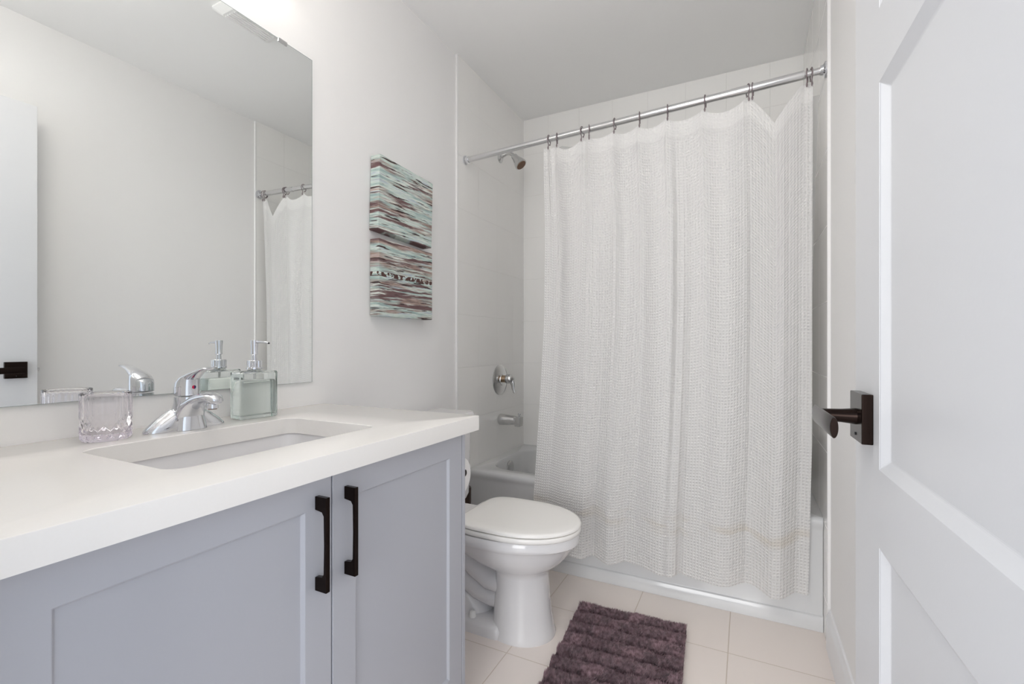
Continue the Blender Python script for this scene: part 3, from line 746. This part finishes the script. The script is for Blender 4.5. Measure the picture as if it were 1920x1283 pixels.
# ---------------------------------------------------------------- curtain
hooks_x = [0.464, 0.503, 0.622, 0.653, 0.766, 0.870, 0.981, 1.121, 1.268, 1.284, 1.455, 1.467]
HU = [(1000, 1020), (1040, 1030), (1073, 1045), (1090, 1049), (1112, 1040.5), (1137, 1060), (1150, 1059), (1172, 1052), (1204, 1063), (1233, 1078), (1255, 1083), (1264, 1082), (1270, 1074), (1275.5, 1070.6), (1279, 1077), (1298, 1084), (1321, 1092), (1350, 1100.6), (1367, 1101), (1393.6, 1092), (1408, 1095), (1423, 1104), (1446, 1123), (1463.6, 1125), (1478, 1117), (1490, 1110), (1515.5, 1116.6)]
hx, hyy, hzz = [], [], []
for u, v in HU:
    X, Y, Z = on_z(u, v, 0.12)
    Y2 = 1.912 + (Y - 1.912) * 0.66
    Y2 = min(Y2, 1.982)
    X, Y, Z = on_y(u, Y2, v); hx.append(X); hyy.append(Y); hzz.append(Z)
hx, hyy, hzz = map(np.array, (hx, hyy, hzz))
NX, NZ = 520, 150
S = np.linspace(0, 1, NX)
XLb, XRb = hx[0], hx[-1]
Xbot = XLb + (XRb - XLb) * S
Ybot = np.interp(Xbot, hx, hyy); Zbot = np.interp(Xbot, hx, hzz)
def smooth(a, k):
    ker = np.hanning(k + 2)[1:-1]; ker /= ker.sum(); p = np.pad(a, k // 2, mode='edge'); return np.convolve(p, ker, 'valid')[:len(a)]
for _ in range(2): Ybot = smooth(Ybot, 9); Zbot = smooth(Zbot, 9)
Xtop = 0.440 + (1.487 - 0.440) * S
hx_t = np.array([0.44] + hooks_x + [1.487])
Ytop = np.zeros(NX); Ztop = np.zeros(NX)
rng = np.random.default_rng(4)
sag = [0.004, 0.016, 0.034, 0.008, 0.022, 0.030, 0.030, 0.032, 0.036, 0.004, 0.122, 0.002, 0.006]
bow = [0.000, 0.014, 0.010, -0.010, 0.014, 0.018, 0.010, 0.016, 0.012, -0.006, 0.022, -0.006, -0.004]
for i, x in enumerate(Xtop):
    j = min(max(np.searchsorted(hx_t, x) - 1, 0), len(hx_t) - 2)
    f = (x - hx_t[j]) / (hx_t[j + 1] - hx_t[j]); f = min(max(f, 0), 1)
    r_ = rod_at(x)
    s_ = math.sin(PI * f)
    if j == 10: s_ = (1 - abs(2 * f ** 0.95 - 1)) ** 1.15
    else: s_ = s_ ** 0.75
    Ztop[i] = r_.z - 0.036 - sag[j] * s_
    Ytop[i] = r_.y - 0.004 - bow[j] * math.sin(PI * f)
Ytop = smooth(Ytop, 5)
# middle profile: soft pleats that lead from hooks to hem
def pleat(x):
    return 1.948 + 0.016 * np.cos(2 * PI * (x - 0.50) / 0.125) + 0.008 * np.sin(2 * PI * (x - 0.4) / 0.31)
Ymid = np.minimum(np.interp(Xbot, hx, hyy) * 0.55 + pleat(Xtop) * 0.45, 1.978)
kn = np.array([0.766, 0.981, 1.027, 1.268, 1.36]); 
for k0, amp, wd in ((0.512, 0.014, 0.03), (0.662, 0.018, 0.035), (0.779, 0.034, 0.040), (0.885, 0.014, 0.03), (1.016, 0.040, 0.050), (1.135, 0.012, 0.04), (1.286, 0.024, 0.045), (1.405, 0.012, 0.03)):
    d_ = Xtop - k0
    Ymid += amp * np.where(d_ < 0, np.clip(1 + d_ / 0.013, 0, 1) ** 1.5, np.exp(-(d_ / wd) ** 1.2))
Ymid -= 0.008
Ymid = smooth(smooth(Ymid, 9), 9)
P = []; UV = []
arc = np.concatenate([[0], np.cumsum(np.hypot(np.diff(Xbot), np.diff(Ymid)))])
def left_shift(z):   # the left edge runs in a slow S towards the toilet
    zs = [0.10, 0.35, 0.55, 0.85, 1.15, 1.45, 1.75, 2.0]; xs = [0.0, 0.003, 0.018, 0.040, 0.058, 0.060, 0.056, 0.045]
    return float(np.interp(z, zs, xs))
for k in range(NZ):
    t = (k / (NZ - 1))
    row = []
    wb = t ** 1.6; wt = max(0, 1 - t / 0.38) ** 1.4
    wm = 1 - wt
    for i in range(NX):
        z = Ztop[i] + (Zbot[i] - Ztop[i]) * t
        ya = Ymid[i] * (1 - wb) + Ybot[i] * wb
        y = Ytop[i] * wt + ya * wm
        lim = 1.985 + 0.06 * min(1, max(0, (z - 0.43) / 0.25)); y = min(y, lim)
        s = S[i]
        xl = XLb + left_shift(z) * 1.0 if t > 0.05 else 0.440
        if t <= 0.2:
            xl = 0.440 + (XLb + left_shift(z) - 0.440) * (t / 0.2)
            xl = min(xl, 0.440 + (XLb + left_shift(z) - 0.440))
        xr = 1.472 + (XRb - 1.472) * max(0, (t - 0.7) / 0.3)
        x = xl + (xr - xl) * s
        row.append((x, y, z))
        UV.append((arc[i], t * 1.80 + (0.0)))
    P.append(row)
# keep the curtain's arc in metres
cm_ = MB().grid(P); cm_.uv = UV
cur = cm_.build('shower_curtain', M_curtain, smooth=180, solid=0.0022)
tag(cur, 'white waffle-weave shower curtain hanging outside the bathtub', 'shower curtain')

# liner, inside the tub
LP = []
for k in range(60):
    t = k / 59; row = []
    z = 1.925 - t * 1.60
    for i in range(160):
        s = i / 159
        if t > 0.02: xl = np.interp(z, [0.32, 0.5, 0.9, 1.3, 1.6, 1.925], [0.445, 0.445, 0.452, 0.462, 0.466, 0.462])
        xl = np.interp(z, [0.32, 0.5, 0.9, 1.3, 1.6, 1.925], [0.436, 0.438, 0.446, 0.456, 0.462, 0.458])
        xr = np.interp(z, [0.32, 0.55, 1.2, 1.925], [1.385, 1.40, 1.478, 1.492])
        x = xl + (xr - xl) * s
        yy = np.interp(t, [0, 0.05, 0.5, 0.9, 1], [1.980, 1.997, 2.040, 2.100, 2.108]) + 0.009 * math.sin(x * 46 + 1.0) * min(1, 0.25 + t * 2)
        if x > 1.46: yy -= (x - 1.46) * 0.6 * (1 - t)
        zz = z - (0.012 * abs(math.sin(x * 24)) + 0.16 * max(0, 1 - abs(x - 1.372) / 0.10)) * max(0, 1 - t * 8)
        row.append((x, yy, zz))
    LP.append(row)
ln = MB().grid(LP).build('curtain_liner', M_liner, smooth=180, solid=0.001)
tag(ln, 'plain translucent curtain liner hanging inside the bathtub behind the waffle curtain', 'curtain liner')

# hooks: one built, the rest copied
hz0 = rod_at(hooks_x[0])
def hook_label(i):
    L = ['mauve-grey curtain hook at the far left end of the curtain', 'second curtain hook from the shower head end', 'third curtain hook from the shower head end, left one of a close pair',
         'fourth curtain hook from the shower head end, right one of a close pair', 'fifth curtain hook from the shower head end', 'sixth curtain hook from the shower head end',
         'sixth curtain hook from the door side, at middle of rod', 'fifth curtain hook from the door side', 'curtain hook left of the deep sag, left one of its pair',
         'curtain hook left of the deep sag, right one of its pair', 'curtain hook right of the deep sag, left one of the last pair', 'mauve-grey curtain hook nearest the right wall']
    return L[i]
hk = thing('curtain_hook', hook_label(0), 'curtain hook', tuple(hz0), 'curtain hooks on the rod')
c0 = hz0
ringpts = []
for i in range(25):
    a = R(-62 + 305 * i / 24)
    ringpts.append((c0.x, c0.y + 0.0185 * math.cos(a), c0.z - 0.0035 + 0.0215 * math.sin(a)))
wire = MB().tube(ringpts + [(c0.x, c0.y - 0.008, c0.z - 0.030), (c0.x, c0.y - 0.0105, c0.z - 0.040), (c0.x, c0.y - 0.009, c0.z - 0.046)], 0.0021, 10).build('ring', M_hook, hk, smooth=60)
MB().tube([(c0.x, c0.y - 0.0095, c0.z - 0.034), (c0.x, c0.y - 0.0115, c0.z - 0.042), (c0.x, c0.y - 0.0105, c0.z - 0.049)], [0.0022, 0.0036, 0.0024], 10).build('drop', M_hook, hk, smooth=60)
MB().lathe([(0.0, -0.0035), (0.0026, -0.0025), (0.0036, 0), (0.0026, 0.0025), (0.0, 0.0035)], (c0.x, c0.y + 0.0087, c0.z - 0.0228), n=12, cap=False).build('ball_tip', M_hook, hk, smooth=60)
for i, x in enumerate(hooks_x[1:], 1):
    c = hk.copy(); col.objects.link(c); c.location = rod_at(x); c['label'] = hook_label(i)
    c.rotation_euler.z = [0, 0.25, -0.15, 0.30, -0.05, 0.12, 0.08, -0.1, 0.3, -0.12, -0.2, 0.1][i]
    for ch in list(hk.children):
        d = ch.copy(); col.objects.link(d); d.parent = c

# ---------------------------------------------------------------- bath mat
mt = thing('bath_mat', 'dark plum shaggy ribbed bath mat on the tile floor before the tub', 'bath mat', (0.89, 1.49, 0))
MM = Matrix.Translation((0.892, 1.4825, 0)) @ Matrix.Rotation(R(3.6), 4, 'Z')
mw, ml = 0.197, 0.300
M_mat = mat('plum_pile', (0.105, 0.068, 0.078), 0.85, spec=0.15, sheen=0.35)
_k = NT(M_mat)
_k.l(_k.ramp(_k.noise(_k.pos(), 90, 4), [(0.3, (0.14, 0.08, 0.092)), (0.7, (0.50, 0.34, 0.375))]), _k.b.inputs['Base Color'])
MB().loft([rrect(-mw, mw, -ml, ml, 0.008, 0.0005), rrect(-mw, mw, -ml, ml, 0.008, 0.005), rrect(-mw + .003, mw - .003, -ml + .003, ml - .003, 0.008, 0.007)]).xf(MM).build('backing', mat('mat_backing', (0.05, 0.03, 0.036), 0.9), mt)
rg = np.random.default_rng(7)
def fbm(x, y, s):
    return np.sin(x * 31 + s) * np.cos(y * 27 - 2 * s) + 0.6 * np.sin(x * 67 - y * 53 + s * 3) + 0.4 * np.sin(x * 121 + y * 97 + s)
N = 115000
px = rg.uniform(-mw + 0.002, mw - 0.002, N); py = rg.uniform(-ml + 0.002, ml - 0.002, N)
per = 0.0685
ph = ((py + ml) / per) % 1.0
prf = np.clip(np.sin(np.pi * ph), 0, 1) ** 0.7
keep = rg.uniform(0, 1, N) < (0.05 + 0.95 * (prf > 0.35)); px, py, ph, prf = px[keep], py[keep], ph[keep], prf[keep]; n = len(px)
Ln = (0.004 + 0.023 * prf) * rg.uniform(0.75, 1.12, n)
ang = fbm(px, py, 0.7) * 1.3 + rg.normal(0, 0.35, n)
lean = 0.30 + 0.22 * fbm(px * 0.7, py * 0.7, 2.0) + rg.normal(0, 0.14, n)
dx = np.cos(ang) * lean * Ln; dy = np.sin(ang) * lean * Ln * 0.6 + (ph - 0.5) * -0.004
wv = 0.0008; wx = -np.sin(ang + rg.normal(0, .8, n)) * wv; wy = np.cos(ang) * wv
z0 = np.full(n, 0.0055)
hgt = Ln * np.sqrt(np.clip(1 - 0.6 * np.clip(lean, -0.9, 0.9) ** 2, 0.2, 1))
V = np.zeros((n, 5, 3))
V[:, 0] = np.stack([px - wx, py - wy, z0], 1); V[:, 1] = np.stack([px + wx, py + wy, z0], 1)
V[:, 2] = np.stack([px + wx + dx * .4, py + wy + dy * .4, z0 + hgt * .62], 1); V[:, 3] = np.stack([px - wx + dx * .4, py - wy + dy * .4, z0 + hgt * .62], 1)
V[:, 4] = np.stack([px + dx, py + dy, z0 + hgt], 1)
V[:, :, 0] = np.clip(V[:, :, 0], -mw - 0.004, mw + 0.004)
ca, sa = math.cos(R(3.6)), math.sin(R(3.6))
Vx = V[..., 0] * ca - V[..., 1] * sa + 0.892; Vy = V[..., 0] * sa + V[..., 1] * ca + 1.4825
verts = np.stack([Vx - 0.89, Vy - 1.49, V[..., 2]], -1).reshape(-1, 3)
base = np.arange(n) * 5
fs = []
for b_ in base.tolist():
    fs.append((b_, b_ + 1, b_ + 2, b_ + 3)); fs.append((b_ + 3, b_ + 2, b_ + 4))
me = bpy.data.meshes.new('pile'); me.from_pydata(verts.tolist(), [], fs); me.materials.append(M_mat)
po = bpy.data.objects.new('pile', me); col.objects.link(po); po.parent = mt; po['kind'] = 'stuff'
